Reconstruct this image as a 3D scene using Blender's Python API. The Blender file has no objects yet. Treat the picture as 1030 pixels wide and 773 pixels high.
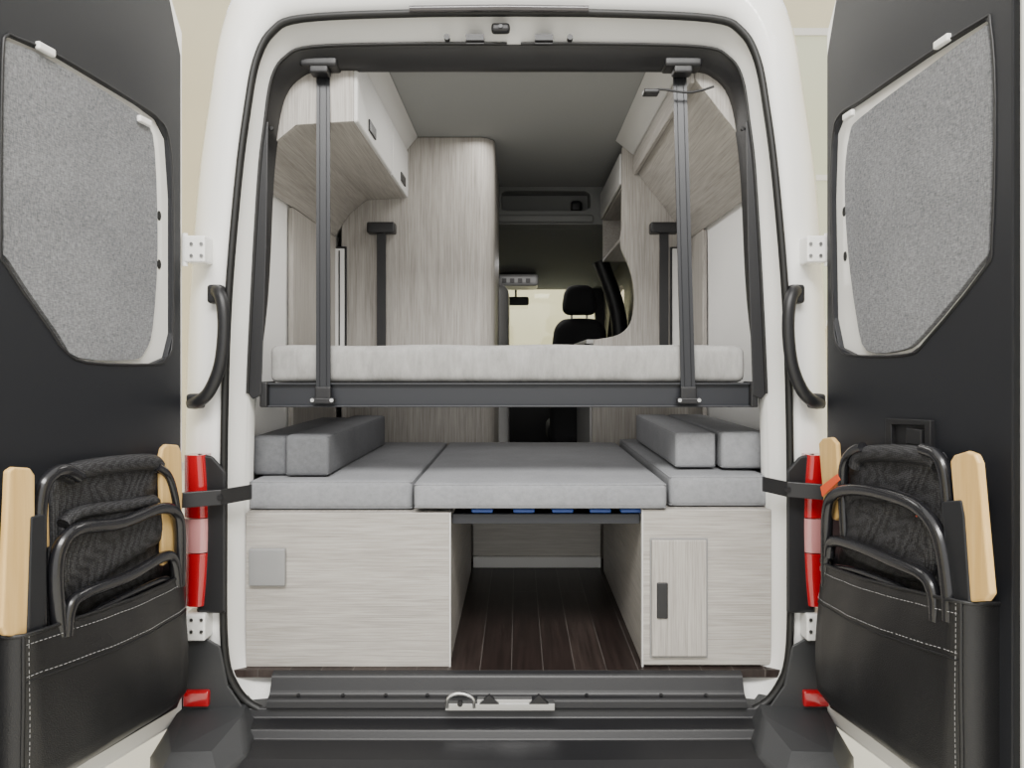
import bpy, bmesh, math, random
from mathutils import Vector, Matrix
random.seed(4)
F=700.0; CX=521.0; CY=366.0; CAM=Vector((0,-2.12,1.55)); FZ=.604
def W(px,py,y):
    d=y+2.12
    return Vector(((px-CX)*d/F, y, 1.55-(py-CY)*d/F))
def XX(px,y): return (px-CX)*(y+2.12)/F
def ZZ(py,y): return 1.55-(py-CY)*(y+2.12)/F

# ---------------- materials ----------------
def mat(name,col,rough=.5,metal=0,coat=0,bump=0,bscale=200,spec=.5,emit=0,noise=None):
    m=bpy.data.materials.new(name); m.use_nodes=True
    nt=m.node_tree; b=nt.nodes['Principled BSDF']
    b.inputs['Base Color'].default_value=(*col,1); b.inputs['Roughness'].default_value=rough
    b.inputs['Metallic'].default_value=metal; b.inputs['Coat Weight'].default_value=coat
    b.inputs['Specular IOR Level'].default_value=spec
    if emit:
        b.inputs['Emission Color'].default_value=(*col,1); b.inputs['Emission Strength'].default_value=emit
    tc=nt.nodes.new('ShaderNodeTexCoord')
    if noise:
        n=nt.nodes.new('ShaderNodeTexNoise'); n.inputs['Scale'].default_value=noise[0]; n.inputs['Detail'].default_value=4
        r=nt.nodes.new('ShaderNodeValToRGB')
        r.color_ramp.elements[0].position=.3; r.color_ramp.elements[1].position=.7
        r.color_ramp.elements[0].color=(*[c*(1-noise[1]) for c in col],1); r.color_ramp.elements[1].color=(*[min(1,c*(1+noise[1])) for c in col],1)
        nt.links.new(tc.outputs['Object'],n.inputs['Vector']); nt.links.new(n.outputs['Fac'],r.inputs['Fac']); nt.links.new(r.outputs['Color'],b.inputs['Base Color'])
    if bump:
        n=nt.nodes.new('ShaderNodeTexNoise'); n.inputs['Scale'].default_value=bscale; n.inputs['Detail'].default_value=3
        bp=nt.nodes.new('ShaderNodeBump'); bp.inputs['Strength'].default_value=bump; bp.inputs['Distance'].default_value=.002
        nt.links.new(tc.outputs['Object'],n.inputs['Vector']); nt.links.new(n.outputs['Fac'],bp.inputs['Height']); nt.links.new(bp.outputs['Normal'],b.inputs['Normal'])
    return m
def streak(name,scales,c0,c1,rough=.5,bump=.15,detail=6,pos=(.3,.7),dist=.4,spec=.4):
    m=bpy.data.materials.new(name); m.use_nodes=True
    nt=m.node_tree; b=nt.nodes['Principled BSDF']; b.inputs['Roughness'].default_value=rough; b.inputs['Specular IOR Level'].default_value=spec
    tc=nt.nodes.new('ShaderNodeTexCoord'); prev=None
    for i,(sc,w) in enumerate(scales):
        mp=nt.nodes.new('ShaderNodeMapping'); mp.inputs['Scale'].default_value=sc
        mp.inputs['Location'].default_value=(i*3.1,i*1.7,i*2.3)
        n=nt.nodes.new('ShaderNodeTexNoise'); n.inputs['Scale'].default_value=1; n.inputs['Detail'].default_value=detail; n.inputs['Roughness'].default_value=.6; n.inputs['Distortion'].default_value=dist
        nt.links.new(tc.outputs['Object'],mp.inputs['Vector']); nt.links.new(mp.outputs['Vector'],n.inputs['Vector'])
        mu=nt.nodes.new('ShaderNodeMath'); mu.operation='MULTIPLY_ADD'; mu.inputs[1].default_value=w
        nt.links.new(n.outputs['Fac'],mu.inputs[0])
        if prev is None: mu.inputs[2].default_value=0
        else: nt.links.new(prev,mu.inputs[2])
        prev=mu.outputs[0]
    r=nt.nodes.new('ShaderNodeValToRGB'); r.color_ramp.elements[0].position=pos[0]; r.color_ramp.elements[1].position=pos[1]
    r.color_ramp.elements[0].color=(*c0,1); r.color_ramp.elements[1].color=(*c1,1)
    nt.links.new(prev,r.inputs['Fac']); nt.links.new(r.outputs['Color'],b.inputs['Base Color'])
    bp=nt.nodes.new('ShaderNodeBump'); bp.inputs['Strength'].default_value=bump; bp.inputs['Distance'].default_value=.002
    nt.links.new(prev,bp.inputs['Height']); nt.links.new(bp.outputs['Normal'],b.inputs['Normal'])
    return m
WC0=(.225,.207,.186); WC1=(.43,.407,.375)
def oak(name,a,c0=WC0,c1=WC1):
    def sc(lo,hi): return tuple(lo if i==a else hi for i in range(3))
    return streak(name,[(sc(7,300),.55),(sc(3,100),.3),(sc(1.6,20),.15)],c0,c1,.45,.25,pos=(.33,.60),dist=.25,detail=4)
wood_h=oak('oak_horizontal',0); wood_v=oak('oak_vertical',2); wood_y=oak('oak_lengthwise',1)
wood_dk=oak('oak_end_panel',0,(.36,.345,.32),(.58,.56,.52))
blindm=streak('blind_weave',[((90,90,360),.42),((360,360,90),.42),((5,5,5),.16)],(.10,.103,.112),(.265,.27,.285),.9,.2,pos=(.34,.66),dist=0,detail=1)
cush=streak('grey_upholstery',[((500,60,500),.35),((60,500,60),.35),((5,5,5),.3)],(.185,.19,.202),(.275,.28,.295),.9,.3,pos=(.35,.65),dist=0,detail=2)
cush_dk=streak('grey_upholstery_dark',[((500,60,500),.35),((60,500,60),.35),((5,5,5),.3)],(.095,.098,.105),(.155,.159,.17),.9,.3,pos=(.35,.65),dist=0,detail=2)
mattm=streak('mattress_cover',[((60,60,14),.4),((9,9,9),.3),((420,420,420),.3)],(.225,.222,.215),(.345,.34,.33),.9,.35,pos=(.36,.64),detail=3)
def weave(name,c0,c1,s):
    m=bpy.data.materials.new(name); m.use_nodes=True; nt=m.node_tree; b=nt.nodes['Principled BSDF']; b.inputs['Roughness'].default_value=.6
    tc=nt.nodes.new('ShaderNodeTexCoord'); v=nt.nodes.new('ShaderNodeTexVoronoi'); v.inputs['Scale'].default_value=s; v.inputs['Randomness'].default_value=.35
    r=nt.nodes.new('ShaderNodeValToRGB'); r.color_ramp.elements[0].position=.25; r.color_ramp.elements[1].position=.6
    r.color_ramp.elements[0].color=(*c1,1); r.color_ramp.elements[1].color=(*c0,1)
    nt.links.new(tc.outputs['Object'],v.inputs['Vector']); nt.links.new(v.outputs['Distance'],r.inputs['Fac']); nt.links.new(r.outputs['Color'],b.inputs['Base Color'])
    bp=nt.nodes.new('ShaderNodeBump'); bp.inputs['Strength'].default_value=.5; bp.inputs['Distance'].default_value=.002; bp.invert=True
    nt.links.new(v.outputs['Distance'],bp.inputs['Height']); nt.links.new(bp.outputs['Normal'],b.inputs['Normal']); return m
meshf=weave('black_mesh_fabric',(.005,.005,.006),(.05,.05,.055),230)
white=mat('white_paint',(.86,.855,.83),.16,coat=.8)
whitel=mat('white_lining',(.84,.835,.82),.6,bump=.1,bscale=300)
whitep=mat('white_laminate',(.55,.545,.53),.5)
blackp=mat('black_plastic',(.011,.011,.0125),.42,bump=.2,bscale=700)
bumpm=mat('grained_bumper_plastic',(.030,.031,.033),.5,bump=.45,bscale=500)
blackpg=mat('black_panel_vinyl',(.0115,.0125,.016),.45,bump=.2,bscale=900,spec=.42)
leather=mat('black_leatherette',(.008,.008,.009),.36,bump=.45,bscale=420,spec=.5)
rubber=mat('black_rubber',(.006,.006,.006),.5)
steel=mat('steel',(.62,.62,.62),.3,1)
dgrey=mat('anodised_dark_grey',(.018,.019,.022),.35,.2)
tubem=mat('black_powder_coat',(.010,.010,.012),.25,coat=.3)
bframe=mat('dark_bed_frame',(.013,.0145,.019),.5,.0)
lgrey=mat('light_grey_plastic',(.55,.545,.53),.4)
mgrey=mat('mid_grey_plastic',(.24,.24,.24),.35)
ceilm=mat('grey_headliner',(.27,.275,.27),.9,bump=.2,bscale=500,spec=.1)
cabm=mat('dark_headliner',(.20,.205,.20),.85,bump=.2,bscale=500,spec=.2)
thread=mat('white_thread',(.36,.36,.36),.7)
redl=mat('red_lens',(.38,.004,.010),.1,coat=1,emit=.02)
clearl=mat('clear_lens',(.50,.22,.22),.1,coat=1)
orange=mat('orange_tag',(.75,.10,.03),.6)
blue=mat('blue_plastic',(.02,.06,.26),.4)
bamboo=streak('bamboo',[((60,60,3),.6),((20,20,1),.4)],(.55,.33,.10),(.76,.52,.22),.35,.1)
creamw=mat('cream_wall_paint',(.76,.70,.52),.9,noise=(1.2,.03))
floorm=mat('polished_floor',(.66,.65,.60),.25,noise=(2,.05))
seatm=mat('seat_fabric_black',(.014,.014,.016),.85,bump=.4,bscale=500)
def floormat():
    m=bpy.data.materials.new('dark_plank_vinyl'); m.use_nodes=True; nt=m.node_tree; b=nt.nodes['Principled BSDF']; b.inputs['Roughness'].default_value=.34; b.inputs['Specular IOR Level'].default_value=.35
    tc=nt.nodes.new('ShaderNodeTexCoord'); mp=nt.nodes.new('ShaderNodeMapping'); mp.inputs['Rotation'].default_value=(0,0,math.pi/2)
    br=nt.nodes.new('ShaderNodeTexBrick'); br.inputs['Scale'].default_value=1; br.inputs['Brick Width'].default_value=3.0; br.inputs['Row Height'].default_value=.098
    br.inputs['Mortar Size'].default_value=.0015; br.inputs['Color1'].default_value=(.016,.0105,.0095,1); br.inputs['Color2'].default_value=(.036,.026,.023,1); br.inputs['Mortar'].default_value=(.08,.07,.065,1)
    nt.links.new(tc.outputs['Object'],mp.inputs['Vector']); nt.links.new(mp.outputs['Vector'],br.inputs['Vector'])
    m2=nt.nodes.new('ShaderNodeMapping'); m2.inputs['Scale'].default_value=(70,4,3); n=nt.nodes.new('ShaderNodeTexNoise'); n.inputs['Scale'].default_value=1; n.inputs['Detail'].default_value=6
    nt.links.new(tc.outputs['Object'],m2.inputs['Vector']); nt.links.new(m2.outputs['Vector'],n.inputs['Vector'])
    mx=nt.nodes.new('ShaderNodeMix'); mx.data_type='RGBA'; mx.blend_type='OVERLAY'; mx.inputs['Factor'].default_value=.9
    nt.links.new(br.outputs['Color'],mx.inputs['A']); nt.links.new(n.outputs['Fac'],mx.inputs['B']); nt.links.new(mx.outputs['Result'],b.inputs['Base Color'])
    return m
plank=floormat()
def glassmat():
    m=bpy.data.materials.new('window_glass'); m.use_nodes=True; nt=m.node_tree
    nt.nodes.clear(); o=nt.nodes.new('ShaderNodeOutputMaterial'); t=nt.nodes.new('ShaderNodeBsdfTransparent'); g=nt.nodes.new('ShaderNodeBsdfGlossy'); g.inputs['Roughness'].default_value=.05
    mx=nt.nodes.new('ShaderNodeMixShader'); mx.inputs[0].default_value=.06; t.inputs[0].default_value=(.94,.97,.93,1)
    nt.links.new(t.outputs[0],mx.inputs[1]); nt.links.new(g.outputs[0],mx.inputs[2]); nt.links.new(mx.outputs[0],o.inputs[0]); return m
glass=glassmat()

# ---------------- mesh builder ----------------
class MB:
    def __init__(s): s.v=[]; s.f=[]; s.m=[]; s.sm=[]
    def add(s,vs,fs,m=0,sm=False):
        o=len(s.v); s.v+= [tuple(v) for v in vs]
        for f in fs: s.f.append([i+o for i in f]); s.m.append(m); s.sm.append(sm)
        return s
    def box(s,x0,x1,y0,y1,z0,z1,m=0,xf=None):
        vs=[Vector(p) for p in [(x0,y0,z0),(x1,y0,z0),(x1,y1,z0),(x0,y1,z0),(x0,y0,z1),(x1,y0,z1),(x1,y1,z1),(x0,y1,z1)]]
        if xf: vs=[xf(*v) for v in vs]
        return s.add(vs,[(3,2,1,0),(4,5,6,7),(0,1,5,4),(1,2,6,5),(2,3,7,6),(3,0,4,7)],m)
    def prism(s,poly,off,m=0,sm=False):
        n=len(poly); off=Vector(off); a=[Vector(p) for p in poly]; b=[p+off for p in a]
        return s.add(a+b,[list(range(n))[::-1],[i+n for i in range(n)]]+[(i,(i+1)%n,(i+1)%n+n,i+n) for i in range(n)],m,sm)
    def pair(s,a,b,m=0,caps=True):
        n=len(a)
        return s.add(list(a)+list(b),([list(range(n))[::-1],[i+n for i in range(n)]] if caps else [])+[(i,(i+1)%n,(i+1)%n+n,i+n) for i in range(n)],m)
    def loft(s,loops,m=0,closed=True,sm=True):
        n=len(loops[0]); vs=[p for l in loops for p in l]; fs=[]
        for k in range(len(loops)-1):
            for i in range(n if closed else n-1):
                j=(i+1)%n; fs.append((k*n+i,k*n+j,(k+1)*n+j,(k+1)*n+i))
        return s.add(vs,fs,m,sm)
    def tube(s,path,r,m=0,seg=10,closed=False,ry=None):
        P=[Vector(p) for p in path]; n=len(P); vs=[]; fs=[]
        up=None
        for i in range(n):
            if closed: t=P[(i+1)%n]-P[i-1]
            else: t=P[min(i+1,n-1)]-P[max(i-1,0)]
            t.normalize()
            if up is None:
                a=Vector((0,0,1)) if abs(t.z)<.9 else Vector((0,1,0)); up=(a-t*a.dot(t)).normalized()
            else:
                up=(up-t*up.dot(t)); up=up.normalized() if up.length>1e-6 else Vector((1,0,0))
            sd=t.cross(up)
            for k in range(seg):
                a=2*math.pi*k/seg; vs.append(P[i]+up*math.cos(a)*r+sd*math.sin(a)*(ry or r))
        for i in range(n if closed else n-1):
            for k in range(seg):
                j=(i+1)%n; k2=(k+1)%seg; fs.append((i*seg+k,i*seg+k2,j*seg+k2,j*seg+k))
        s.add(vs,fs,m,True)
        if not closed:
            s.add(vs[:seg],[list(range(seg))[::-1]],m); s.add(vs[-seg:],[list(range(seg))],m)
        return s
    def disc(s,c,r,th,axis=Vector((0,-1,0)),m=0,seg=14):
        axis=Vector(axis).normalized(); return s.tube([Vector(c),Vector(c)+axis*th],r,m,seg)
    def rbox(s,x0,x1,y0,y1,z0,z1,r,n=(6,6,3),puff=0,m=0,xf=None,wr=0):
        lo=Vector((x0,y0,z0)); hi=Vector((x1,y1,z1)); r=min(r,*[(hi[i]-lo[i])*.499 for i in range(3)])
        ax=[]
        for i in range(3):
            a=[lo[i]+r*k/3 for k in range(3)]
            a+=[lo[i]+r+(hi[i]-lo[i]-2*r)*k/n[i] for k in range(n[i]+1)]
            a+=[hi[i]-r+r*(k+1)/3 for k in range(3)]
            ax.append(a)
        idx={}; vs=[]; fs=[]
        def pt(i,j,k):
            key=(i,j,k)
            if key in idx: return idx[key]
            p=Vector((ax[0][i],ax[1][j],ax[2][k]))
            c=Vector([min(max(p[q],lo[q]+r),hi[q]-r) for q in range(3)])
            d=p-c
            if d.length>1e-9: p=c+d.normalized()*r
            u=min(max((p.x-x0)/(x1-x0),0),1); v=min(max((p.y-y0)/(y1-y0),0),1); w=min(max((p.z-z0)/(z1-z0),0),1)
            if puff:
                p.z+=puff*(w-.5)*2*math.sin(math.pi*u)**.6*math.sin(math.pi*v)**.6 if w>.5 and 0<u<1 and 0<v<1 else 0
                if 0<w<1 and 0<u<1: p.y+=puff*.6*(v-.5)*2*math.sin(math.pi*w)*math.sin(math.pi*u)**.4
            if wr: p.y+=wr*(math.sin(u*67)+math.sin(u*41+1)+.6*math.sin(u*130+w*3))*math.sin(math.pi*w); p.z+=wr*.7*math.sin(u*23+v*3)*(w)
            if xf: p=xf(*p)
            idx[key]=len(vs); vs.append(p); return idx[key]
        N=[len(a)-1 for a in ax]
        for i in range(N[0]):
            for j in range(N[1]):
                fs.append((pt(i,j,0),pt(i,j+1,0),pt(i+1,j+1,0),pt(i+1,j,0))); fs.append((pt(i,j,N[2]),pt(i+1,j,N[2]),pt(i+1,j+1,N[2]),pt(i,j+1,N[2])))
            for k in range(N[2]):
                fs.append((pt(i,0,k),pt(i+1,0,k),pt(i+1,0,k+1),pt(i,0,k+1))); fs.append((pt(i,N[1],k),pt(i,N[1],k+1),pt(i+1,N[1],k+1),pt(i+1,N[1],k)))
        for j in range(N[1]):
            for k in range(N[2]):
                fs.append((pt(0,j,k),pt(0,j,k+1),pt(0,j+1,k+1),pt(0,j+1,k))); fs.append((pt(N[0],j,k),pt(N[0],j+1,k),pt(N[0],j+1,k+1),pt(N[0],j,k+1)))
        return s.add(vs,fs,m,True)
    def holed(s,outer,holes,f3,t0,t1,m=0):
        bm=bmesh.new()
        for L in [outer]+holes:
            vv=[bm.verts.new((a,b,0)) for a,b in L]
            for i in range(len(vv)): bm.edges.new((vv[i],vv[(i+1)%len(vv)]))
        bmesh.ops.triangle_fill(bm,use_beauty=True,use_dissolve=False,edges=bm.edges[:],normal=(0,0,1))
        bm.verts.ensure_lookup_table()
        vs=[v.co.copy() for v in bm.verts]; n=len(vs)
        fs=[[v.index for v in f.verts] for f in bm.faces]; bm.free()
        V=[f3(v.x,v.y,t1) for v in vs]+[f3(v.x,v.y,t0) for v in vs]
        FS=fs+[[i+n for i in f][::-1] for f in fs]
        o=0
        for L in [outer]+holes:
            k=len(L)
            for i in range(k): a=o+i; b=o+(i+1)%k; FS.append((a,b,b+n,a+n))
            o+=k
        return s.add(V,FS,m)
    def stitch(s,path,m,dash=.0065,gap=.0045,r=.0007):
        P=[Vector(p) for p in path]
        for a,b in zip(P[:-1],P[1:]):
            L=(b-a).length; d=(b-a).normalized(); x=0
            while x+dash<L: s.tube([a+d*x,a+d*(x+dash)],r,m,4); x+=dash+gap
        return s
WL={}
def place(o,parent,loc):
    WL[o.name]=loc.copy()
    if parent is not None:
        o.parent=parent; o.location=loc-WL[parent.name]
    else: o.location=loc
def props(o,label,cat,group,kind):
    if label: o['label']=label
    if cat: o['category']=cat
    if group: o['group']=group
    if kind: o['kind']=kind
def build(mb,name,mats,parent=None,label=None,cat=None,bevel=0,group=None,kind=None,seg=2,recalc=True):
    me=bpy.data.meshes.new(name)
    V=[Vector(v) for v in mb.v]
    lo=Vector([min(v[i] for v in V) for i in range(3)]); hi=Vector([max(v[i] for v in V) for i in range(3)])
    loc=Vector(((lo.x+hi.x)/2,(lo.y+hi.y)/2,lo.z))
    me.from_pydata([tuple(v-loc) for v in V],[],mb.f)
    if not isinstance(mats,(list,tuple)): mats=[mats]
    for m in mats: me.materials.append(m)
    me.polygons.foreach_set('material_index',mb.m); me.polygons.foreach_set('use_smooth',mb.sm)
    if recalc:
        bm=bmesh.new(); bm.from_mesh(me); bmesh.ops.recalc_face_normals(bm,faces=bm.faces[:]); bm.to_mesh(me); bm.free()
    me.update()
    o=bpy.data.objects.new(name,me); bpy.context.scene.collection.objects.link(o)
    place(o,parent,loc); props(o,label,cat,group,kind)
    if bevel:
        b=o.modifiers.new('bevel','BEVEL'); b.width=bevel; b.segments=seg; b.limit_method='ANGLE'; b.angle_limit=math.radians(35)
    return o
def thing(name,label,cat,loc,group=None,parent=None):
    o=bpy.data.objects.new(name,None); o.empty_display_size=.05; bpy.context.scene.collection.objects.link(o)
    place(o,parent,Vector(loc)); props(o,label,cat,group,None); return o
def B(*a): return MB().box(*a)
def cr(pts,n=6,closed=False):
    out=[]; N=len(pts)
    for i in range(N if closed else N-1):
        if closed: p0,p1,p2,p3=[Vector(pts[(i+k)%N]) for k in (-1,0,1,2)]
        else: p0,p1,p2,p3=[Vector(pts[min(max(i+k,0),N-1)]) for k in (-1,0,1,2)]
        for k in range(n):
            t=k/n; out.append(.5*((2*p1)+(-p0+p2)*t+(2*p0-5*p1+4*p2-p3)*t*t+(-p0+3*p1-3*p2+p3)*t**3))
    if not closed: out.append(Vector(pts[-1]))
    return out

# ================= SETTING =================
build(B(-6,6,-6,9,-.1,0),'floor',floorm,kind='structure')
build(B(-6,6,8,8.2,0,7),'wall_back',creamw,kind='structure')
build(B(-6.2,-6,-6,8.2,0,7),'wall_left',creamw,kind='structure')
build(B(6,6.2,-6,8.2,0,7),'wall_right',creamw,kind='structure')
winm=mat('daylight_glazing',(.58,.60,.46),.2,emit=.35)
mb=MB().holed([(3.9,2.1),(5.6,2.1),(5.6,6.4),(3.9,6.4)],[[(3.98,2.18),(5.5,2.18),(5.5,4.2),(3.98,4.2)],[(3.98,4.28),(5.5,4.28),(5.5,6.3),(3.98,6.3)]],lambda u,v,t:Vector((u,t,v)),7.93,7.999)
mb.box(3.95,5.55,7.96,7.975,2.15,6.35,1)
build(mb,'window_1',[whitel,winm],kind='structure')
build(B(-6,6,7.95,7.999,0,.12),'baseboard_back',lgrey,kind='structure')

# ================= VAN =================
van=thing('camper_van','white camper van with open rear doors and fitted living interior','van',(-.03,2,0))
XC=510
def hloop(pts,y,n=5,sc=1.0):
    h=cr([(a,b,0) for a,b in pts],n)
    L=[W(XC-p.x*sc,p.y,y) for p in h]; R=[W(XC+p.x*sc,p.y,y) for p in h[::-1]]
    return L+R[1:-1]
LA=[(0,760),(200,760),(300,758),(326,740),(328,650),(326,540),(324,420),(320,300),(311,180),(300,100),(288,30),(265,-20),(225,-45),(100,-55),(0,-57)]
LB=[(0,722),(200,722),(248,712),(272,690),(283,650),(284,540),(283,420),(279,300),(269,180),(260,110),(251,62),(235,33),(205,20),(100,15),(0,14)]
LC=[(0,678),(200,678),(240,678),(257,668),(263,640),(263,540),(261,420),(256,300),(249,180),(243,125),(236,80),(222,58),(195,48),(100,45),(0,45)]
LD=[(0,678),(200,678),(240,678),(257,668),(263,640),(263,540),(260,420),(246,300),(240,180),(234,125),(226,92),(211,74),(187,67),(100,66),(0,66)]
A1=hloop(LA,.14); A0=hloop(LA,.05,sc=.992); Bm=[a.lerp(b,.45)+Vector((0,-.02,0)) for a,b in zip(A0,hloop(LB,0))]
B0=hloop(LB,0); B1=hloop(LB,.03,sc=.985); C1=hloop(LC,.06); C2=[p+Vector((0,.06,0)) for p in C1]; D1=hloop(LD,.10)
Aend=[p+Vector((0,4.4,0)) for p in A1]
mb=MB(); mb.loft([Aend,A1,A0,Bm,B0,B1,C1,C2])
build(mb,'body_shell',white,van,label='glossy white sheet-metal body around the rear opening')
mb=MB(); mb.box(-.95,.9,4.62,5.6,.35,1.45); build(mb,'bonnet',white,van,bevel=.12,seg=4)
mb=MB(); mb.tube([p+Vector((0,-.008,0)) for p in B0],.0115,0,8,closed=True,ry=.014)
mb.tube([p+Vector((0,.004,0)) for p in Bm if p.z>.75 and p.x<0],.002,0,5)
mb.tube([p+Vector((0,.004,0)) for p in Bm if p.z>.75 and p.x>0],.002,0,5)
build(mb,'door_seal',rubber,van,label='black rubber seal around the rear opening')
mb=MB(); mb.loft([[p+Vector((0,-.002,0)) for p in C1],D1,[p+Vector((0,.05,0)) for p in D1]])
build(mb,'pillar_trim',blackp,van,label='black plastic trim inside the rear opening')
mb=MB(); mb.tube([p+Vector((0,-.006,0)) for p in C1 if p.z>1.45 and p.x<0],.005,0,6)
mb.tube([p+Vector((0,-.006,0)) for p in C1 if p.z>1.45 and p.x>0],.005,0,6)
for s in (-1,1):
    for py in (130,250,375):
        hw={130:236,250:243,375:249}[py]; mb.disc(W(XC+s*hw,py,.085),.006,.01)
build(mb,'trim_edge',rubber,van)
for s in (-1,1):
    mb=MB(); pts=[(240,122),(250,124),(261,395),(256,402),(247,398),(242,250)]
    mb.pair([W(XC+s*a,b,.055) for a,b in pts],[W(XC+s*a,b,.09) for a,b in pts]); build(mb,'pillar_cover',blackp,van,bevel=.004)
for s in (-1,1):
    prof=[(.86,.60),(.87,1.0),(.87,1.8),(.865,2.15),(.83,2.4),(.75,2.56),(.6,2.64)]
    mb=MB(); mb.loft([[Vector((-.02+s*a,y,b)) for a,b in prof] for y in (.13,1.2,2.4)],closed=False)
    build(mb,'wall_lining',whitel,van,label='smooth white inner wall lining')
build(B(-.64,.6,.12,2.15,2.63,2.65),'ceiling_lining',ceilm,van,label='matte grey fabric ceiling lining')
build(B(-.88,.84,.03,4.5,.58,.603),'interior_floor',plank,van,label='dark brown wood-plank vinyl floor')
# cab
mb=MB()
mb.holed([(-.88,2.40),(.84,2.40),(.84,2.66),(-.88,2.66)],[[(-.10,2.50),(-.07,2.485),(.40,2.485),(.44,2.505),(.44,2.585),(.41,2.605),(-.08,2.605),(-.10,2.59)]],lambda u,v,t:Vector((u,t,v)),2.13,2.17)
mb.box(-.12,.46,2.28,2.30,2.40,2.66); mb.box(-.12,.46,2.17,2.28,2.47,2.485); mb.box(-.12,.46,2.17,2.28,2.61,2.63); mb.box(-.14,-.10,2.17,2.28,2.47,2.63); mb.box(.44,.47,2.17,2.28,2.47,2.63)
mb.rbox(-.12,.46,2.10,2.14,2.41,2.455,.015)
build(mb,'overhead_shelf',cabm,van,label='grey moulded storage shelf over the cab',bevel=.006)
build(MB().rbox(.33,.40,2.22,2.27,2.50,2.57,.02),'shelf_vent',blackp,van)
mb=MB(); mb.prism([(-.88,2.17,2.41),(-.88,3.2,2.34),(-.88,4.4,2.25),(-.88,4.4,2.29),(-.88,2.17,2.47)],(1.72,0,0)); build(mb,'cab_headliner',cabm,van)
mb=MB(); mb.rbox(-.17,.17,3.6,3.95,2.19,2.29,.03)
for i in range(4): mb.box(-.13+.065*i,-.095+.065*i,3.59,3.61,2.215,2.25,1)
build(mb,'roof_console',[mgrey,blackp],van,label='grey roof console with switches')
f=lambda u,v,t:Vector((u,t,v))
mb=MB().holed([(-.9,.6),(.86,.6),(.86,2.3),(-.9,2.3)],[[(-.78,1.45),(.78,1.45),(.70,2.2),(.62,2.25),(-.62,2.25),(-.7,2.2)]],f,4.38,4.46); build(mb,'windscreen_frame',blackp,van)
build(B(-.8,.8,4.44,4.45,1.44,2.26),'windscreen',glass,van)
build(MB().rbox(-.84,.8,3.95,4.4,.7,1.6,.1),'dashboard',blackp,van)
for s in (-1,1):
    X0=-.03+s*.83
    f=lambda u,v,t:Vector((X0+s*t,u,v))
    mb=MB().holed([(2.15,.6),(4.4,.6),(4.4,2.42),(2.15,2.42)],[[(3.15,1.55),(4.2,1.5),(4.15,1.75),(3.85,2.1),(3.25,2.16),(3.12,2.1)]],f,0,.04)
    build(mb,'cab_side_trim',blackp,van)
    mb=MB().tube(cr([(X0-s*.04,2.95,1.0),(X0-s*.05,2.95,1.6),(X0-s*.08,2.95,1.95),(X0-s*.2,2.95,2.3)],6),.04,0,8,ry=.06); build(mb,'cab_pillar',blackp,van)
build(MB().rbox(-.14,.1,4.2,4.24,2.08,2.16,.02).tube([(-.02,4.25,2.14),(-.02,4.35,2.27)],.01),'rear_view_mirror',blackp,van)
mb=MB().tube([W(px,8+abs(px-505)*.012,-.035) for px in range(412,600,12)],.010,0,8); build(mb,'high_brake_light',mat('smoked_lens',(.03,.025,.028),.2,coat=1),van,label='dark horizontal brake light strip')
for px in (450,573): build(MB().disc(W(px,40,.03),.009,.02),'header_bolt',blackp,van)
for px in (478,547):
    build(MB().box(XX(px-9,.03),XX(px+9,.03),.012,.05,ZZ(43,.03),ZZ(37,.03)).tube([W(px-9,44,.01),W(px+9,44,.01)],.003),'door_latch_catch',blackp,van,label='latch catch in the header of the opening')
mb=MB().rbox(XX(494,0),XX(513,0),-.0,.03,ZZ(31,.0),ZZ(22,.0),.01); mb.disc(W(503.5,26.5,0),.006,.004,m=1); build(mb,'rear_camera',[blackp,dgrey],van)
# bumper: crisp stepped, gently curved in plan
mb=MB(); prof=[(.08,.512),(-.02,.510),(-.030,.484),(-.085,.478),(-.098,.455),(-.185,.447),(-.225,.432),(-.242,.405),(-.245,.36),(-.22,.25),(0,.22)]
lo=[]
for i in range(25):
    u=-1+2*i/24; x=-.045+u*.84; k=1-.05*u*u
    lo.append([Vector((x,a*k,b)) for a,b in prof])
mb.loft(lo,closed=True,sm=False); mb.add(lo[0],[tuple(range(11))]); mb.add(lo[-1],[tuple(range(11))])
build(mb,'bumper',blackp,van,label='black moulded plastic rear bumper with recessed step',bevel=.004)
for s in (-1,1):
    c=-.045
    def cp(a,y,z): return Vector((c+s*a,y,z))
    bot=[cp(.74,.08,.25),cp(.72,-.17,.25),cp(.765,-.262,.25),cp(.92,-.262,.25),cp(.985,-.18,.25),cp(1.003,.08,.25)]
    mid=[cp(.74,.08,.46),cp(.71,-.17,.45),cp(.755,-.262,.438),cp(.92,-.262,.438),cp(.985,-.18,.455),cp(1.003,.08,.48)]
    top=[cp(.80,.08,.53),cp(.765,-.07,.515),cp(.80,-.20,.480),cp(.91,-.205,.480),cp(.96,-.12,.505),cp(.98,.08,.53)]
    mb=MB().loft([bot,mid,top],sm=False); mb.add(top,[tuple(range(6))]); mb.add(bot,[tuple(range(6))])
    build(mb,'bumper_end',bumpm,van,label='wide grained grey-black bumper corner',bevel=.016,seg=4)
mb=MB(); prof=[(.07,.603),(.03,.602),(.012,.594),(-.004,.556),(-.01,.545),(-.030,.540),(-.036,.512),(.05,.50)]
mb.loft([[Vector((x,a,b)) for a,b in prof] for x in (XX(272,0),XX(748,0))],closed=True,sm=False)
for px in (300,345,388,430,590,665,710): mb.disc(W(px,700,-.017),.005,.004,(0,-.3,1))
build(mb,'loading_sill',blackp,van,label='smooth black plastic loading sill along the floor edge',bevel=.006)
mb=MB(); mb.box(XX(448,-.05),XX(558,-.05),-.052,-.03,ZZ(715,-.05),ZZ(708,-.05),0)
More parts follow.
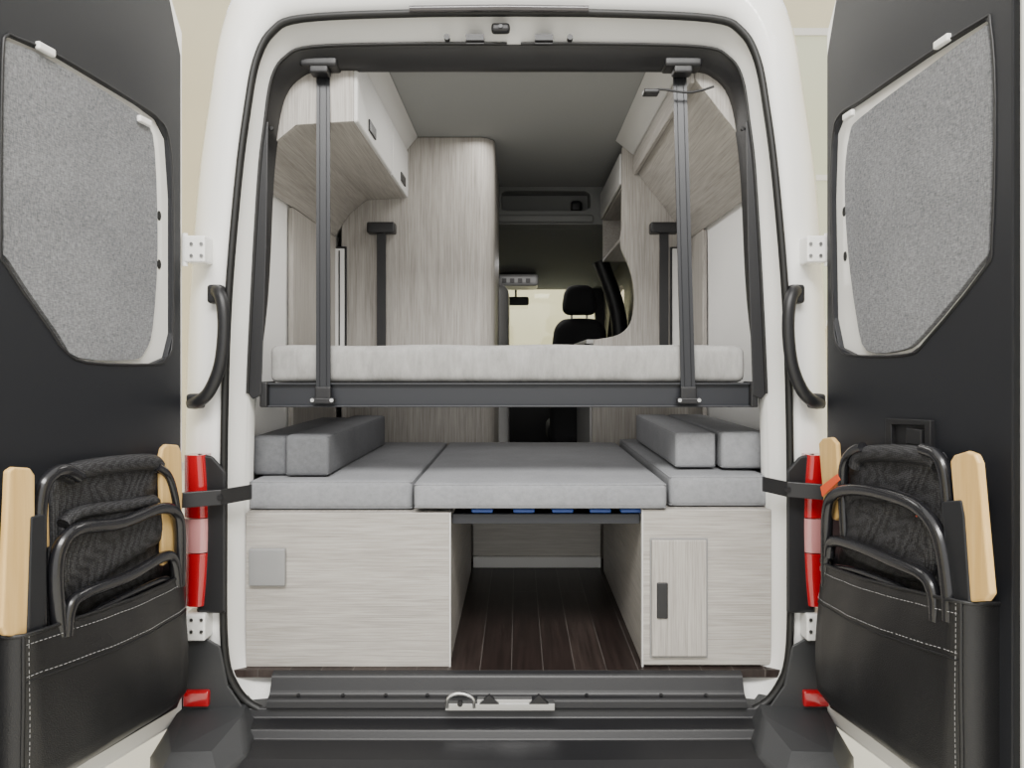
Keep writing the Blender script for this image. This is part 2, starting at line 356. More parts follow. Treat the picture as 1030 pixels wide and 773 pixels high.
mb.tube(cr([W(450,712,-.05),W(451,702,-.055),W(462,698,-.055),W(475,702,-.055),W(477,712,-.05)],4),.0055,0,6)
mb.box(XX(480,-.05),XX(535,-.05),-.05,-.03,ZZ(708,-.05),ZZ(704,-.05),0)
for px in (482,532): mb.prism([W(px,709,-.056),W(px+20,709,-.056),W(px+10,700,-.056)],(0,.015,0),1)
mb.disc(W(463,707,-.048),.008,.012,m=1)
build(mb,'sill_latch',[steel,blackp],van,label='bright metal latch striker',bevel=.001)
for s in (-1,1):
    q=lambda px:px if s<0 else 1018-px
    hp=[(198,456),(214,459),(227,474),(227,560),(227,617),(198,617)]
    tl=MB().pair([W(q(a),b,-.038) for a,b in hp],[W(q(a),b,.05) for a,b in hp],0)
    house=build(tl,'tail_light',blackp,van,label='tail light with black housing',bevel=.008,seg=3)
    Y=-.045
    for (p0,p1,mm) in ((458,521,redl),(522,556,clearl),(557,610,redl)):
        def ex(py,o): return o-4*((py-530)/80)**2
        n=10; ring=[]
        for i in range(n+1):
            py=p0+(p1-p0)*i/n; xa=W(q(185),py,Y); xb=W(q(ex(py,208)),py,Y)
            ring.append([xa+Vector((0,.05,0)),xa+Vector((0,.004,0)),xa.lerp(xb,.35)+Vector((0,-.008,0)),xa.lerp(xb,.75)+Vector((0,-.009,0)),xb+Vector((0,-.001,0)),xb+Vector((0,.05,0))])
        mb=MB().loft(ring,sm=True); mb.add(ring[0],[tuple(range(6))]); mb.add(ring[-1],[tuple(range(6))])
        build(mb,'lens',mm,house,label='pale clear lens' if mm is clearl else 'glossy red lens')
    pts=[(180,640),(206,641),(222,650),(230,690),(248,716),(246,722),(180,724)]
    build(MB().pair([W(q(a),b,-.030) for a,b in pts],[W(q(a),b,.05) for a,b in pts]),'bumper_corner',bumpm,van,bevel=.014,seg=4)
    x0,x1=sorted((XX(q(181),-.06),XX(q(207),-.06)))
    build(MB().rbox(x0,x1,-.045,.0,ZZ(713,-.05),ZZ(697,-.05),.006),'reflector',redl,van,label='red rear reflector')
    for (y0,y1) in ((238,265),(616,643)):
        mb=MB(); x0,x1=sorted((XX(q(187),-.03),XX(q(209),-.03)))
        mb.rbox(x0,x1,-.05,.01,ZZ(y1,-.03),ZZ(y0,-.03),.006)
        for a,b in ((193,.28),(203,.28),(193,.72),(203,.72)): mb.disc(W(q(a),y0+(y1-y0)*b,-.049),.0055,.005,m=1,seg=8)
        mb.tube([W(q(186),y0-3,-.04),W(q(186),y1+3,-.04)],.009,0,8)
        build(mb,'door_hinge',[white,steel],van,label='white painted door hinge with bolts',bevel=.001)
    P=cr([W(q(a),b,y) for a,b,y in [(215,293,-.0),(220,295,-.035),(224,308,-.05),(225,335,-.052),(221,368,-.05),(211,393,-.045),(200,404,-.035),(193,405,-.01)]],6)
    mb=MB().tube(P,.0205,0,14,ry=.018)
    mb.rbox(*sorted((XX(q(210),-.01),XX(q(225),-.01))),-.028,.02,ZZ(306,0),ZZ(287,0),.01); mb.rbox(*sorted((XX(q(189),-.01),XX(q(204),-.01))),-.028,.02,ZZ(411,0),ZZ(396,0),.01)
    build(mb,'grab_handle',blackp,van,label='black moulded curved grab handle')
    h0=488 if s<0 else 480
    a=W(q(252) if s<0 else 768,h0,-.0); b=W(q(222) if s<0 else 792,h0+5,-.075); c=W(q(183) if s<0 else 832,h0+8,-.11)
    hh=Vector((0,0,-.045)); th=Vector((0,.012,0))
    mb=MB().loft([[p,p+hh,p+hh+th,p+th] for p in (a,b,c)],sm=False); mb.add([a,a+hh,a+hh+th,a+th],[(0,1,2,3)]); mb.add([c,c+hh,c+hh+th,c+th],[(0,1,2,3)])
    mb.disc(b+hh*.5,.008,.008)
    build(mb,'door_check_strap',blackp,van,label='black door check strap holding the door open',bevel=.002)

# ================= DOORS =================
class Door:
    def __init__(s,O,u,nsign):
        s.O=Vector(O); s.u=Vector((u[0],u[1],0)).normalized(); s.n=Vector((-s.u.y,s.u.x,0))*nsign
    def P(s,a,z,t=0): return Vector((s.O.x,s.O.y,0))+s.u*a+s.n*t+Vector((0,0,z))
    def hit(s,px,py,t=0):
        d=Vector(((px-CX)/F,1,-(py-CY)/F)); o=s.P(0,0,t)
        k=(o-CAM).dot(s.n)/d.dot(s.n); p=CAM+d*k
        return ((p-s.P(0,0,t)).dot(s.u),p.z)
    def H(s,px,py,t=0):
        a,z=s.hit(px,py,t); return s.P(a,z,t)
DL=Door((-1.0,-.05),(-.144,-1),1)
DR=Door((.918,-.05),(.073,-1),-1)
if DL.n.x<0: DL.n=-DL.n
if DR.n.x>0: DR.n=-DR.n
cfg=[
 dict(D=DL,w=.80,hole=[(5,36),(14,38),(60,58),(138,105),(158,120),(168,140),(172,200),(172,335),(166,360),(150,367),(85,365),(62,352),(50,335),(4,268),(-2,240),(0,60)],
  blind=[(12,44),(60,66),(130,108),(147,124),(155,150),(158,250),(153,330),(145,354),(133,362),(78,360),(58,336),(8,262),(3,240),(4,60)],
  ptop=((22,640),(183,570)),ovals=[(163,217),(163,266)],tabs=[(42,50),(142,122)]),
 dict(D=DR,w=.79,hole=[(990,20),(999,24),(1004,100),(1001,240),(992,272),(935,342),(915,357),(862,358),(846,350),(840,320),(838,200),(840,135),(848,114),(866,102),(930,58)],
  blind=[(986,30),(994,32),(998,100),(995,240),(985,268),(928,338),(906,353),(872,353),(862,320),(853,250),(850,180),(855,135),(866,118),(930,70)],
  ptop=((968,606),(833,562)),ovals=[(846,213),(847,258)],tabs=[(952,42),(857,116)])]
for ci,c in enumerate(cfg):
    D=c['D']; f=lambda u,v,t:D.P(u,v,t)
    mb=MB()
    out=[(-.02,.475),(c['w'],.575),(c['w'],2.4),(c['w']-.08,2.62),(c['w']-.2,2.7),(.08,2.7),(-.02,2.55)]
    mb.holed(out,[],f,-.075,-.010)
    mb.box(c['w']-.045,c['w'],.59,2.4,-.02,.02,xf=lambda a,z,t:D.P(a,z,t))
    door=build(mb,'rear_door',white,van,label='open white rear door with black inner panel and pocket',bevel=.01)
    hole=[D.hit(*p) for p in c['hole']]
    we=c['w']-.085
    mb=MB().holed([(.012,.56),(.03,.54),(we,.62),(we+.01,.65),(we+.01,2.5),(we-.1,2.64),(.07,2.62),(.012,2.46)],[hole],f,-.013,.006)
    build(mb,'inner_panel',blackpg,door,label='matte black vinyl inner door panel',bevel=.003)
    pts=[D.P(a,z,.006) for a,z in hole]
    mb=MB().tube(cr(pts,3,True),.0035,0,6,closed=True); build(mb,'window_rim',blackp,door)
    bl=[D.hit(*p) for p in c['blind']]
    sm=cr([(a,z,0) for a,z in bl],3,True)
    mb=MB().holed([(p.x,p.y) for p in sm],[],f,-.012,.002)
    build(mb,'window_blind',blindm,door,label='grey woven fabric window blind',bevel=.002)
    for p in c['ovals']:
        a,z=D.hit(*p); mb=MB().pair([D.P(a+.008*math.cos(k*.628),z+.014*math.sin(k*.628),-.013) for k in range(10)],[D.P(a+.008*math.cos(k*.628),z+.014*math.sin(k*.628),-.008) for k in range(10)])
        build(mb,'rim_hole',rubber,door,label='small dark oval slot in the white window rim')
    for p in c['tabs']:
        a,z=D.hit(*p); mb=MB().rbox(a-.024,a+.024,z-.009,z+.009,.003,.016,.004,xf=lambda a,z,t:D.P(a,z,t)); build(mb,'blind_clip',whitel,door,label='small white blind clip')
    a1,z1=D.hit(*c['ptop'][0],.075); a0,z0=D.hit(*c['ptop'][1],.02); a0=.016
    NS,NZ=14,14
    def top(a):
        k=(a-a0)/(a1-a0); return z0+(z1-z0)*k-.012*math.sin(math.pi*k)
    def zb(a): return .565+.09*(a-a0)
    def PT(a,w):
        k=(a-a0)/(a1-a0)
        z=zb(a)+(top(a)-zb(a))*w
        bt=min(1,(w+.02)/.16)**.5
        t=(.075*min(1,k*5+.25)+.03*math.sin(math.pi*(1-w))*math.sin(math.pi*k)+.003*math.sin(9*k+4*w)+.002*math.sin(31*k-7*w))*bt+.004
        return D.P(a,z,t)
    loops=[]
    for j in range(NZ+1):
        w=j/NZ; L=[D.P(a0-.004,zb(a0)+(top(a0)-zb(a0))*w,.0)]
        for i in range(NS+1):
            a=a0+(a1-a0)*i/NS; L.append(PT(a,w))
        bt=min(1,(w+.02)/.16)**.5
        for t in (.055,.03,.006): L.append(D.P(a1+.012,zb(a1)+(top(a1)-zb(a1))*w,t*bt))
        loops.append(L)
    mb=MB().loft(loops,closed=False)
    L0=loops[0]; mb.add(L0,[list(range(len(L0)))],0)
    mb.tube([p for p in loops[-1]],.0045,0,8)
    off=D.n*.0025
    for dw in (.055,.235,.265):
        path=[PT(a0+(a1-a0)*i/NS,1-dw)+off for i in range(NS+1)]
        if dw!=.265: mb.stitch(path,1)
        else: mb.tube([p-off*.6 for p in path],.002,0,6)
    mb.stitch([PT(a1-.012,w/10)+off for w in range(10,1,-1)],1)
    mb.tube([PT(a1,w/10) for w in range(1,11)],.004,0,6)
    ps=build(mb,'storage_pocket',[leather,thread],door,label='black leatherette pocket with white stitching',recalc=False)
    if ci==1:
        mb=MB(); o=[D.hit(*p) for p in [(943,423),(943,456),(897,452),(897,421)]]; hI=[D.hit(*p) for p in [(937,428),(937,450),(903,447),(903,427)]]
        mb.holed(o,[hI],f,.004,.018); mb.holed(hI,[],f,.002,.007)
        mb.box(*sorted((D.hit(935,430)[0],D.hit(920,430)[0])),*sorted((D.hit(930,448)[1],D.hit(930,432)[1])),.006,.022,xf=lambda a,z,t:D.P(a,z,t))
        build(mb,'inner_latch_handle',blackp,door,label='black recessed inner door release',bevel=.002)

# ================= CHAIRS =================
def chair(D,A,Bb,Cc,fab,fab2,rolls,tubes,slab,tags=()):
    base=D.P(.3,.66,.03)
    th=thing('folding_chair','folded black mesh camping chair with bamboo armrests in door pocket','folding chair',base,group='folded camping chairs in the door pockets')
    def plate(px,t0,t1,name,m,bev=.004,label=None):
        pts=[D.hit(*p,t1) for p in px]
        mb=MB().pair([D.P(a,z,t0) for a,z in pts],[D.P(a,z,t1) for a,z in pts]); return build(mb,name,m,th,bevel=bev,label=label,seg=3)
    plate(A,.050,.066,'armrest',bamboo,.005,'light bamboo armrest board')
    plate(Bb,.036,.05,'armrest',bamboo,.005,'light bamboo armrest board')
    if Cc: plate(Cc,.03,.04,'bamboo_slat',bamboo,.002,'short bamboo slat')
    def padded(px,t,name,th2=1.0):
        c=cr([(a,b,0) for a,b in px],5,True); cx=sum(p.x for p in c)/len(c); cy=sum(p.y for p in c)/len(c)
        loops=[]
        for k,(sc,dt) in enumerate([(1,.0),(1.0,.006),(.97,.012),(.88,.017),(.6,.019),(.3,.020),(.05,.020)]):
            L=[]
            for i,p in enumerate(c):
                x=cx+(p.x-cx)*sc; y=cy+(p.y-cy)*sc
                a,z=D.hit(x,y,t); L.append(D.P(a,z,t+(dt+.004*math.sin(x*.13+y*.12)*(sc<.95))*th2))
            loops.append(L)
        mb=MB().loft(loops); mb.add(loops[0],[list(range(len(loops[0])))]); mb.add(loops[-1],[list(range(len(loops[-1])))])
        return mb
    mb=padded(fab,.016,'backrest')
    for path,t,r in rolls[:1]: mb.tube(cr([D.H(a,b,t) for a,b in path],5),r,0,12)
    build(mb,'backrest',meshf,th,label='black mesh fabric backrest')
    mb=padded(fab2,.034,'seat')
    for path,t,r in rolls[1:]: mb.tube(cr([D.H(a,b,t) for a,b in path],5),r,0,12)
    build(mb,'seat',meshf,th,label='black mesh fabric seat')
    for path,t,r in tubes:
        P=cr([D.H(a,b,t) for a,b in path],5)
        build(MB().tube(P,r*1.22,0,12),'frame_tube',tubem,th,label='glossy black metal frame tube')
    plate(slab,.045,.070,'arm_bracket',dgrey,.005,'dark grey metal side bar')
    for tg in tags: plate(tg,.062,.064,'tag',orange,.0005,'orange-red fabric tag')
chair(DL,[(9,474),(15,470),(31,471),(36,478),(36,560),(30,636),(24,641),(6,640),(2,632)],
 [(164,451),(168,447),(180,448),(183,455),(184,500),(182,560),(164,570),(162,460)],
 [(37,505),(49,503),(50,550),(38,556)],
 [(52,480),(75,466),(110,461),(150,458),(162,468),(164,500),(162,560),(150,590),(60,632),(46,625),(48,560)],
 [(60,530),(80,512),(120,506),(156,500),(160,515),(158,545),(110,575),(72,605),(58,590)],
 [([(64,484),(72,475),(110,468),(150,465),(158,470)],.035,.022),([(64,528),(80,516),(120,510),(154,504)],.048,.016)],
 [([(40,640),(39,540),(42,495),(52,478),(66,473),(80,480)],.055,.012),
  ([(60,640),(56,580),(62,548),(80,532),(120,527),(160,512),(176,516),(181,535),(180,590)],.068,.013),
  ([(66,640),(70,612),(84,598),(130,580),(165,560),(175,566),(178,590)],.072,.012),
  ([(78,640),(90,620),(160,585),(170,590)],.055,.010),
  ([(158,470),(168,478),(174,495),(178,520)],.05,.010)],
 [(32,520),(47,517),(48,600),(44,640),(28,640)])
chair(DR,[(955,464),(959,458),(972,454),(980,457),(984,466),(996,598),(991,605),(972,606),(967,598)],
 [(823,446),(827,441),(836,440),(841,446),(846,520),(840,524),(829,518)],None,
 [(856,460),(866,449),(900,449),(940,453),(954,466),(956,540),(952,610),(900,600),(850,575),(848,550),(858,510)],
 [(850,504),(860,496),(900,500),(925,510),(940,530),(942,575),(920,585),(862,565),(848,545)],
 [([(862,470),(868,458),(900,456),(935,460),(946,468)],.035,.021),([(856,502),(866,496),(900,500),(925,510)],.048,.016)],
 [([(832,590),(832,520),(840,498),(862,493),(895,499),(925,512),(945,540),(954,590),(956,625)],.068,.013),
  ([(834,560),(838,545),(862,550),(900,566),(930,580),(940,600),(942,625)],.072,.012),
  ([(838,572),(860,575),(900,590),(925,605)],.055,.010),
  ([(850,540),(848,490),(850,466),(858,454),(868,450)],.05,.011),
  ([(928,452),(942,458),(950,475),(954,510)],.05,.011)],
 [(946,505),(966,503),(969,520),(975,606),(955,608)],tags=[[(921,513),(934,514),(933,521),(921,520)],[(825,490),(842,477),(845,483),(827,500)]])

# ================= INTERIOR FURNITURE =================
cab=thing('base_cabinet','pale grey-oak storage cabinet with small grey plastic hatch','cabinet',(-.53,.5,FZ))
xl,xr=XX(247,.05),XX(452,.05)
zf=ZZ(671.5,.05)
build(B(xl,xr,.07,1.06,FZ,1.085),'body',wood_y,cab)
build(B(xl,xr,.05,.069,zf,1.085),'front_panel',wood_h,cab,bevel=.003)
build(B(xr-.001,xr+.004,.052,.07,zf,1.084),'edge_strip',lgrey,cab)
mb=MB().rbox(XX(249,.03),XX(286,.03),.035,.052,ZZ(591,.03),ZZ(553,.03),.006)
build(mb,'hatch',mgrey,cab,label='flat grey plastic access hatch')
cab=thing('base_cabinet','pale grey-oak storage cabinet with small door and black handle','cabinet',(.6,.5,FZ))
xl2,xr2=XX(647,.05),XX(776,.05)
build(B(xl2,xr2,.07,1.06,FZ,1.095),'body',wood_y,cab)
build(B(xl2,xr2,.05,.069,zf+.006,1.095),'front_panel',wood_h,cab,bevel=.003)
build(B(xl2-.004,xl2+.001,.052,.07,zf,1.094),'edge_strip',lgrey,cab)
build(B(XX(654,.045),XX(712,.045),.046,.0505,ZZ(662,.045),ZZ(542,.045)),'door_frame',mgrey,cab,bevel=.001)
dr=build(B(XX(655.5,.04),XX(710.5,.04),.036,.0455,ZZ(660.5,.04),ZZ(543.5,.04)),'door',wood_v,cab,bevel=.003)
build(MB().rbox(XX(661,.03),XX(672,.03),.030,.038,ZZ(623,.03),ZZ(587,.03),.003),'handle',blackp,dr,label='black recessed handle')
ap=thing('aisle_end_panel','pale oak panel with white rail closing the under-bed aisle','panel',(.1,1.12,FZ))
build(B(xr+.006,xl2-.006,1.12,1.14,.655,1.08),'panel',wood_dk,ap)
build(B(xr+.006,xl2-.006,1.10,1.118,FZ,.655),'rail',whitel,ap,bevel=.003)
ss=thing('slatted_bed_support','black metal bed support beam with blue slat holders','bed base',(.1,.2,1.03))
mb=MB().box(xr+.006,xl2-.006,.075,.095,ZZ(527,.08),ZZ(517,.08)); mb.box(xr+.006,xl2-.006,.095,1.0,1.062,1.07)
build(mb,'beam',bframe,ss,bevel=.002)
for px in (485,527,566,604,635):
    build(MB().rbox(XX(px-11,.08),XX(px+11,.08),.078,.12,ZZ(516.5,.08),ZZ(512,.08),.006),'slat_holder',blue,ss,label='blue plastic slat holder')
def cushion(name,label,x0,x1,y0,y1,z0,z1,m=cush,puff=.006,r=.016,xf=None,group=None,cat='cushion',wr=0,n=(14,12,4),pipe=True):
    mb=MB().rbox(x0,x1,y0,y1,z0,z1,r,n,puff,0,xf,wr)
    g=xf or (lambda x,y,z:Vector((x,y,z)))
    e=.004
    for z in ((z1-.005,z0+.006) if pipe else ()):
        q=[]
        for (xa,ya,xb,yb) in ((x0+e,y0+e,x1-e,y0+e),(x1-e,y0+e,x1-e,y1-e),(x1-e,y1-e,x0+e,y1-e),(x0+e,y1-e,x0+e,y0+e)):
            for k in range(8): t=k/8; q.append(g(xa+(xb-xa)*t,ya+(yb-ya)*t,z))
        mb.tube(q,.0026,0,6,closed=True)
    return build(mb,name,m,None,label=label,cat=cat,group=group)
G='grey cushions of the lower bed'
cushion('bed_cushion','flat grey fabric bed cushion on the oak cabinet with the hatch',XX(250,.08),XX(415,.08),.08,1.17,1.087,ZZ(484,.08),group=G)
cushion('bed_cushion','flat grey fabric cushion bridging the aisle, slightly raised and overhanging',XX(416,.04),XX(671,.04),.035,1.17,1.098,ZZ(487,.04)+.002,group=G)
cushion('bed_cushion','flat grey fabric bed cushion on the oak cabinet with the door',XX(673,.08),XX(774,.08),.08,1.17,1.097,ZZ(479,.08),group=G)
G='grey backrest bolsters'
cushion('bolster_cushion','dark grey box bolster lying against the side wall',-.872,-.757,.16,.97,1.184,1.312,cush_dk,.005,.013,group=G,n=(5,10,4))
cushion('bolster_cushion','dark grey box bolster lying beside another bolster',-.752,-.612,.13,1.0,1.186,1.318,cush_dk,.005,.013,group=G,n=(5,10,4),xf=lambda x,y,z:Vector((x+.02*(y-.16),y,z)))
cushion('bolster_cushion','grey box bolster lying beside another bolster',.520,.655,.18,1.0,1.205,1.322,cush,.005,.013,group=G,n=(5,10,4),xf=lambda x,y,z:Vector((x+.01*(y-.18),y,z)))
cushion('bolster_cushion','grey box bolster lying against the side wall',.667,.82,.16,.98,1.205,1.325,cush,.005,.013,group=G,n=(5,10,4))
bx0,bx1=XX(267,.08),XX(757,.08)
lb=thing('lift_bed','dark metal drop-down bed frame hung on four straps','bed frame',(-.03,.6,1.41))
mb=MB(); z0,z1=ZZ(411,.08),ZZ(386,.08)
mb.box(bx0,bx1,.08,.11,z0+.004,z1); mb.box(bx0,bx1,1.08,1.11,z0+.01,z1); mb.box(bx0,bx0+.03,.11,1.08,z0+.01,z1); mb.box(bx1-.03,bx1,.11,1.08,z0+.01,z1)
mb.box(bx0+.03,bx1-.03,.11,1.08,z0+.03,z0+.045)
mb.box(bx0,bx1,.068,.08,z0+.004,z0+.010); mb.box(bx0,bx1,.068,.08,z1-.004,z1+.002)
build(mb,'frame',bframe,lb,label='dark grey extruded metal bed frame',bevel=.002)
for x in (bx0,bx1): build(MB().rbox(x-.012,x+.012,.06,.14,z0+.004,z1+.006,.005),'corner_cap',blackp,lb)
for xt,xb in ((325,325),(683.5,692.5)):
    T=W(xt,62,.14); Bo=W(xb,402,.055); w=.0215
    mb=MB().loft([[T+Vector((-w,0,0)),T+Vector((w,0,0)),T+Vector((w,.006,0)),T+Vector((-w,.006,0))],[Bo+Vector((-w-.001,0,0)),Bo+Vector((w+.001,0,0)),Bo+Vector((w+.001,.006,0)),Bo+Vector((-w-.001,.006,0))]],sm=False)
    for k in (-.5,.5): mb.tube([T+Vector((k*w,-.001,0)),Bo+Vector((k*w,-.001,0))],.0012,0,4)
    build(mb,'strap',dgrey,lb,label='dark grey suspension strap')
    mb=MB().rbox(T.x-.06,T.x+.06,.08,.15,ZZ(66,.08),ZZ(56,.08),.01); mb.rbox(T.x-.03,T.x+.03,.085,.13,ZZ(72,.08),ZZ(62,.08),.006)
    build(mb,'strap_bracket',blackp,lb,label='black ceiling bracket')
    mb=MB().box(Bo.x-.036,Bo.x+.036,.045,.066,Bo.z-.012,Bo.z+.004)
    for k in (-.03,.03): mb.disc((Bo.x+k,.05,Bo.z-.002),.006,.01,m=1)
    mb.rbox(Bo.x-.025,Bo.x+.025,.05,.066,Bo.z-.002,Bo.z+.04,.004)
    build(mb,'strap_clamp',[blackp,steel],lb,label='black clamp with steel screws',bevel=.002)
for x in (383.5,668):
    y=1.135; mb=MB().box(XX(x-4.5,y),XX(x+4.5,y),y,y+.008,1.45,ZZ(232,y)); build(mb,'strap',blackp,lb,label='black suspension strap')
    mb=MB().rbox(XX(x-14,y),XX(x+14,y),y-.02,y+.04,ZZ(235,y),ZZ(224,y),.008); build(mb,'strap_bracket',blackp,lb,label='black strap housing')
cushion('mattress','thick light grey fabric mattress on the drop-down bed frame',XX(271,.09),XX(749,.09),.085,1.07,z1+.003,ZZ(348,.09),mattm,.010,.022,cat='mattress',wr=.0028,n=(100,10,6),pipe=False)
wd=thing('wardrobe','tall pale oak wardrobe with rounded corner reaching the ceiling','wardrobe',(-.5,1.6,FZ))
x0,x1=-.84,-.113; r=.075
pl=[(x0,1.19),(x1-r,1.19)]+[(x1-r+r*math.sin(k*math.pi/16),1.19+r-r*math.cos(k*math.pi/16)) for k in range(1,9)]+[(x1,2.0),(x0,2.0)]
build(MB().pair([Vector((a,b,FZ)) for a,b in pl],[Vector((a,b,2.628)) for a,b in pl]),'body',wood_v,wd,bevel=.004)
build(MB().box(XX(334,1.17),XX(348,1.17),1.175,1.189,1.4,ZZ(248,1.17),0).box(XX(336,1.165),XX(346,1.165),1.165,1.176,1.4,ZZ(250,1.16),1).box(XX(340.3,1.16),XX(341.7,1.16),1.163,1.166,1.4,ZZ(252,1.16),0),'rail',[dgrey,whitel],wd,label='vertical white and silver guide rail')
wl=thing('wall_cladding_panel','pale oak side cladding panel beside the wardrobe','panel',(-.86,.9,1.3))
build(MB().box(-.882,-.862,.55,1.185,1.2,2.15),'panel',wood_v,wl,bevel=.004)
wl=thing('wall_cladding_panel','pale oak cladding panel beside the tall divider','panel',(.83,.9,1.3))
build(MB().box(.822,.842,.98,1.245,1.2,2.148),'panel',wood_v,wl,bevel=.004)
tu=thing('tall_cabinet','tall pale oak divider panel with curved inner edge','cabinet',(.66,1.3,FZ))
y=1.25
cv=cr([(XX(a,y),ZZ(b,y),0) for a,b in [(624,240),(626,252),(632,266),(637,284),(638,306),(634,326),(622,337),(598,342)]],4)
sh=[(.505,2.60),(.503,2.2)]+[(p.x,p.y) for p in cv]+[(XX(596,y),1.6),(XX(596,y),FZ),(.845,FZ),(.845,2.60)]
build(MB().holed(sh,[],lambda u,v,t:Vector((u,t,v)),1.25,1.28),'body',wood_v,tu,bevel=.005)
build(MB().box(XX(675,1.22),XX(687,1.22),1.235,1.249,1.4,ZZ(248,1.22),0).box(XX(677,1.22),XX(685,1.22),1.225,1.236,1.4,ZZ(250,1.22),1),'rail',[dgrey,whitel],tu,label='vertical white guide rail')
# overhead cabinets
oc=thing('overhead_cabinet','pale oak overhead cabinet with two flap doors and black pulls','cabinet',(-.7,.6,2.16))
sec=[(-.534,2.337),(-.534,2.56),(-.755,2.56),(-.83,2.42),(-.872,2.22),(-.876,2.155),(-.866,2.153),(-.80,2.26),(-.72,2.325)]
build(MB().pair([Vector((a,.15,b)) for a,b in sec],[Vector((a,1.185,b)) for a,b in sec]),'body',wood_y,oc,bevel=.004)
build(MB().pair([Vector((a,.138,b)) for a,b in sec],[Vector((a,.15,b)) for a,b in sec]),'end_panel',wood_v,oc,bevel=.002,label='pale oak end panel')
for (ya,yb) in ((.14,.765),(.775,1.18)):
    fd=build(B(-.536,-.520,ya,yb,2.335,2.557),'flap_door',whitep,oc,bevel=.007)
    yc=(.355 if ya<.5 else 1.02)
    build(MB().rbox(-.521,-.514,yc-.055,yc+.055,2.362,2.402,.003),'pull',blackp,fd,label='black flap pull')
def cornice(a0,a1,b,par,ye):
    mb=MB().pair([Vector((a,.13,c)) for a,c in [(a0,2.56),(a1,2.628),(b,2.628),(b,2.56)]],[Vector((a,ye,c)) for a,c in [(a0,2.56),(a1,2.628),(b,2.628),(b,2.56)]]); build(mb,'cornice',whitep,par,bevel=.004)
cornice(-.53,-.475,-.72,oc,1.185)
oc=thing('overhead_cabinet','pale oak overhead unit with broad sloping underside','cabinet',(.7,.6,2.155))
sec=[(.575,2.475),(.575,2.56),(.74,2.56),(.79,2.45),(.83,2.25),(.838,2.155),(.828,2.15)]
build(MB().pair([Vector((a,.15,b)) for a,b in sec],[Vector((a,1.245,b)) for a,b in sec]),'body',wood_y,oc,bevel=.004)
build(MB().pair([Vector((a,.14,b)) for a,b in sec],[Vector((a,.15,b)) for a,b in sec]),'end_panel',wood_v,oc,bevel=.003)
build(B(.558,.574,.14,1.245,2.462,2.556),'flap_door',wood_y,oc,bevel=.004)
cornice(.555,.47,.70,oc,1.245)
fs=thing('shelf_cabinet','small pale wall cabinet with open niche and closed flap','cabinet',(.65,2,2.2))
mb=MB(); mb.box(.80,.84,1.30,2.12,2.17,2.6)
for z in (2.17,2.42,2.585): mb.box(.515,.80,1.30,2.12,z,z+.015)
for y in (1.30,2.105): mb.box(.515,.80,y,y+.015,2.17,2.6)
build(mb,'body',wood_y,fs,bevel=.002)
build(B(.50,.514,1.3,2.11,2.43,2.585),'flap_door',whitep,fs,bevel=.006)
lm=MB(); P=cr([W(653,93,.10),W(665,90,.10),W(690,93,.10),W(705,91,.10),W(718,87,.10)],5); lm.tube(P,.004,0,8); lm.rbox(P[0].x-.02,P[0].x+.03,P[0].y-.02,P[0].y+.02,P[0].z-.008,P[0].z+.006,.005)
build(lm,'reading_lamp',blackp,None,label='thin black flexible reading lamp under the overhead cabinet',cat='lamp')
kb=thing('kitchen_block','light grey kitchenette block beside the aisle','kitchen unit',(.6,2,FZ))
build(B(.40,.84,1.76,2.6,FZ,1.66),'body',mgrey,kb,bevel=.004)
build(B(.38,.845,1.758,2.62,1.66,1.685),'worktop',whitel,kb,bevel=.006)
lc=thing('side_cabinet','light grey narrow cabinet behind the wardrobe','cabinet',(-.3,2.4,FZ))
build(MB().rbox(-.8,-.055,2.02,2.5,FZ,2.03,.06),'body',mgrey,lc)
cs=thing('driver_seat','black fabric driver seat with headrest','car seat',(.45,2.9,FZ))
build(MB().rbox(.23,.67,2.86,3.02,.95,1.86,.078,puff=.02,xf=lambda x,y,z:Vector((.45+(x-.45)*(1-.22*max(0,(z-1.5)/.36)**2),y,z))),'backrest',seatm,cs)
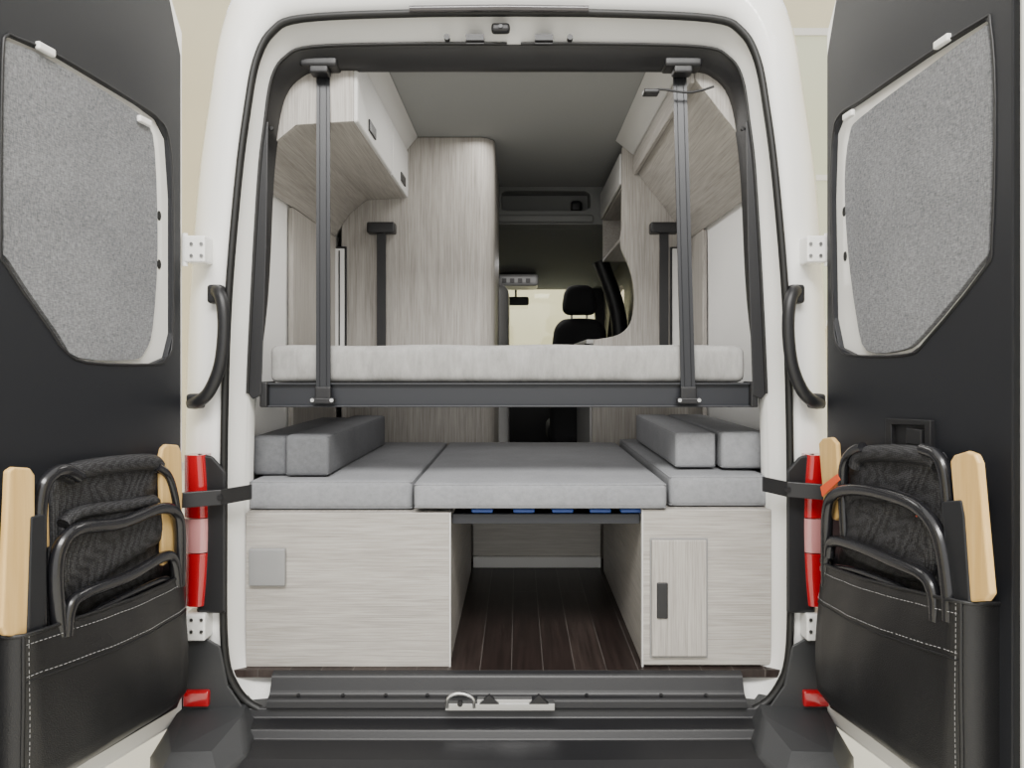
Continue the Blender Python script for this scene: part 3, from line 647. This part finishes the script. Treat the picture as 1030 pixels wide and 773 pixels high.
build(MB().rbox(.32,.57,2.86,2.97,1.90,2.10,.054,puff=.02,xf=lambda x,y,z:Vector((.445+(x-.445)*(1-.15*max(0,(z-1.98)/.12)),y,z))),'headrest',seatm,cs)
for x in (.39,.5): build(MB().tube([(x,2.93,1.83),(x,2.93,1.95)],.008),'headrest_post',steel,cs)
build(MB().rbox(.22,.68,3.0,3.5,.95,1.12,.06),'seat',seatm,cs)
build(MB().box(.27,.63,2.95,3.4,FZ,.96),'base',blackp,cs,bevel=.02)

# ================= LIGHTS / WORLD / CAMERA =================
w=bpy.data.worlds.new('World'); bpy.context.scene.world=w; w.use_nodes=True
w.node_tree.nodes['Background'].inputs[0].default_value=(1,.985,.95,1); w.node_tree.nodes['Background'].inputs[1].default_value=1.65
def area(name,loc,rot,sx,sy,e,col=(1,1,1)):
    l=bpy.data.lights.new(name,'AREA'); l.shape='RECTANGLE'; l.size=sx; l.size_y=sy; l.energy=e; l.color=col
    o=bpy.data.objects.new(name,l); o.location=loc; o.rotation_euler=rot; bpy.context.scene.collection.objects.link(o)
area('showroom_light',(0,-3.2,4.6),(math.radians(35),0,0),4,1.2,400,(1,.98,.94))
area('interior_fill',(.0,.75,2.61),(0,0,0),.5,.8,10,(1,.97,.92))  # fill light added below the ceiling to brighten the cushion tops
area('underbed_fill',(-.03,.6,1.41),(0,0,0),1.3,.9,2,(1,.97,.93))  # added fill beneath the lift bed, not a fitted lamp
area('cab_ceiling_fill',(.1,3.2,2.31),(0,0,0),.5,.5,4,(1,.97,.93))  # second added fill, lifts the dark cab; no lamp fitted here
area('cab_front_fill',(.0,7,5),(math.radians(-30),0,0),4,2,240,(1,.97,.85))  # unseen fill added ahead of the van, brightens cab through windscreen
cam=bpy.data.cameras.new('camera'); co=bpy.data.objects.new('camera',cam); bpy.context.scene.collection.objects.link(co)
co.location=CAM; co.rotation_euler=(math.pi/2,0,0)
cam.sensor_fit='HORIZONTAL'; cam.sensor_width=36; cam.lens=36*F/1030
cam.shift_x=-(CX-515)/1030; cam.shift_y=-(386.5-CY)/1030; cam.clip_start=.02
bpy.context.scene.camera=co
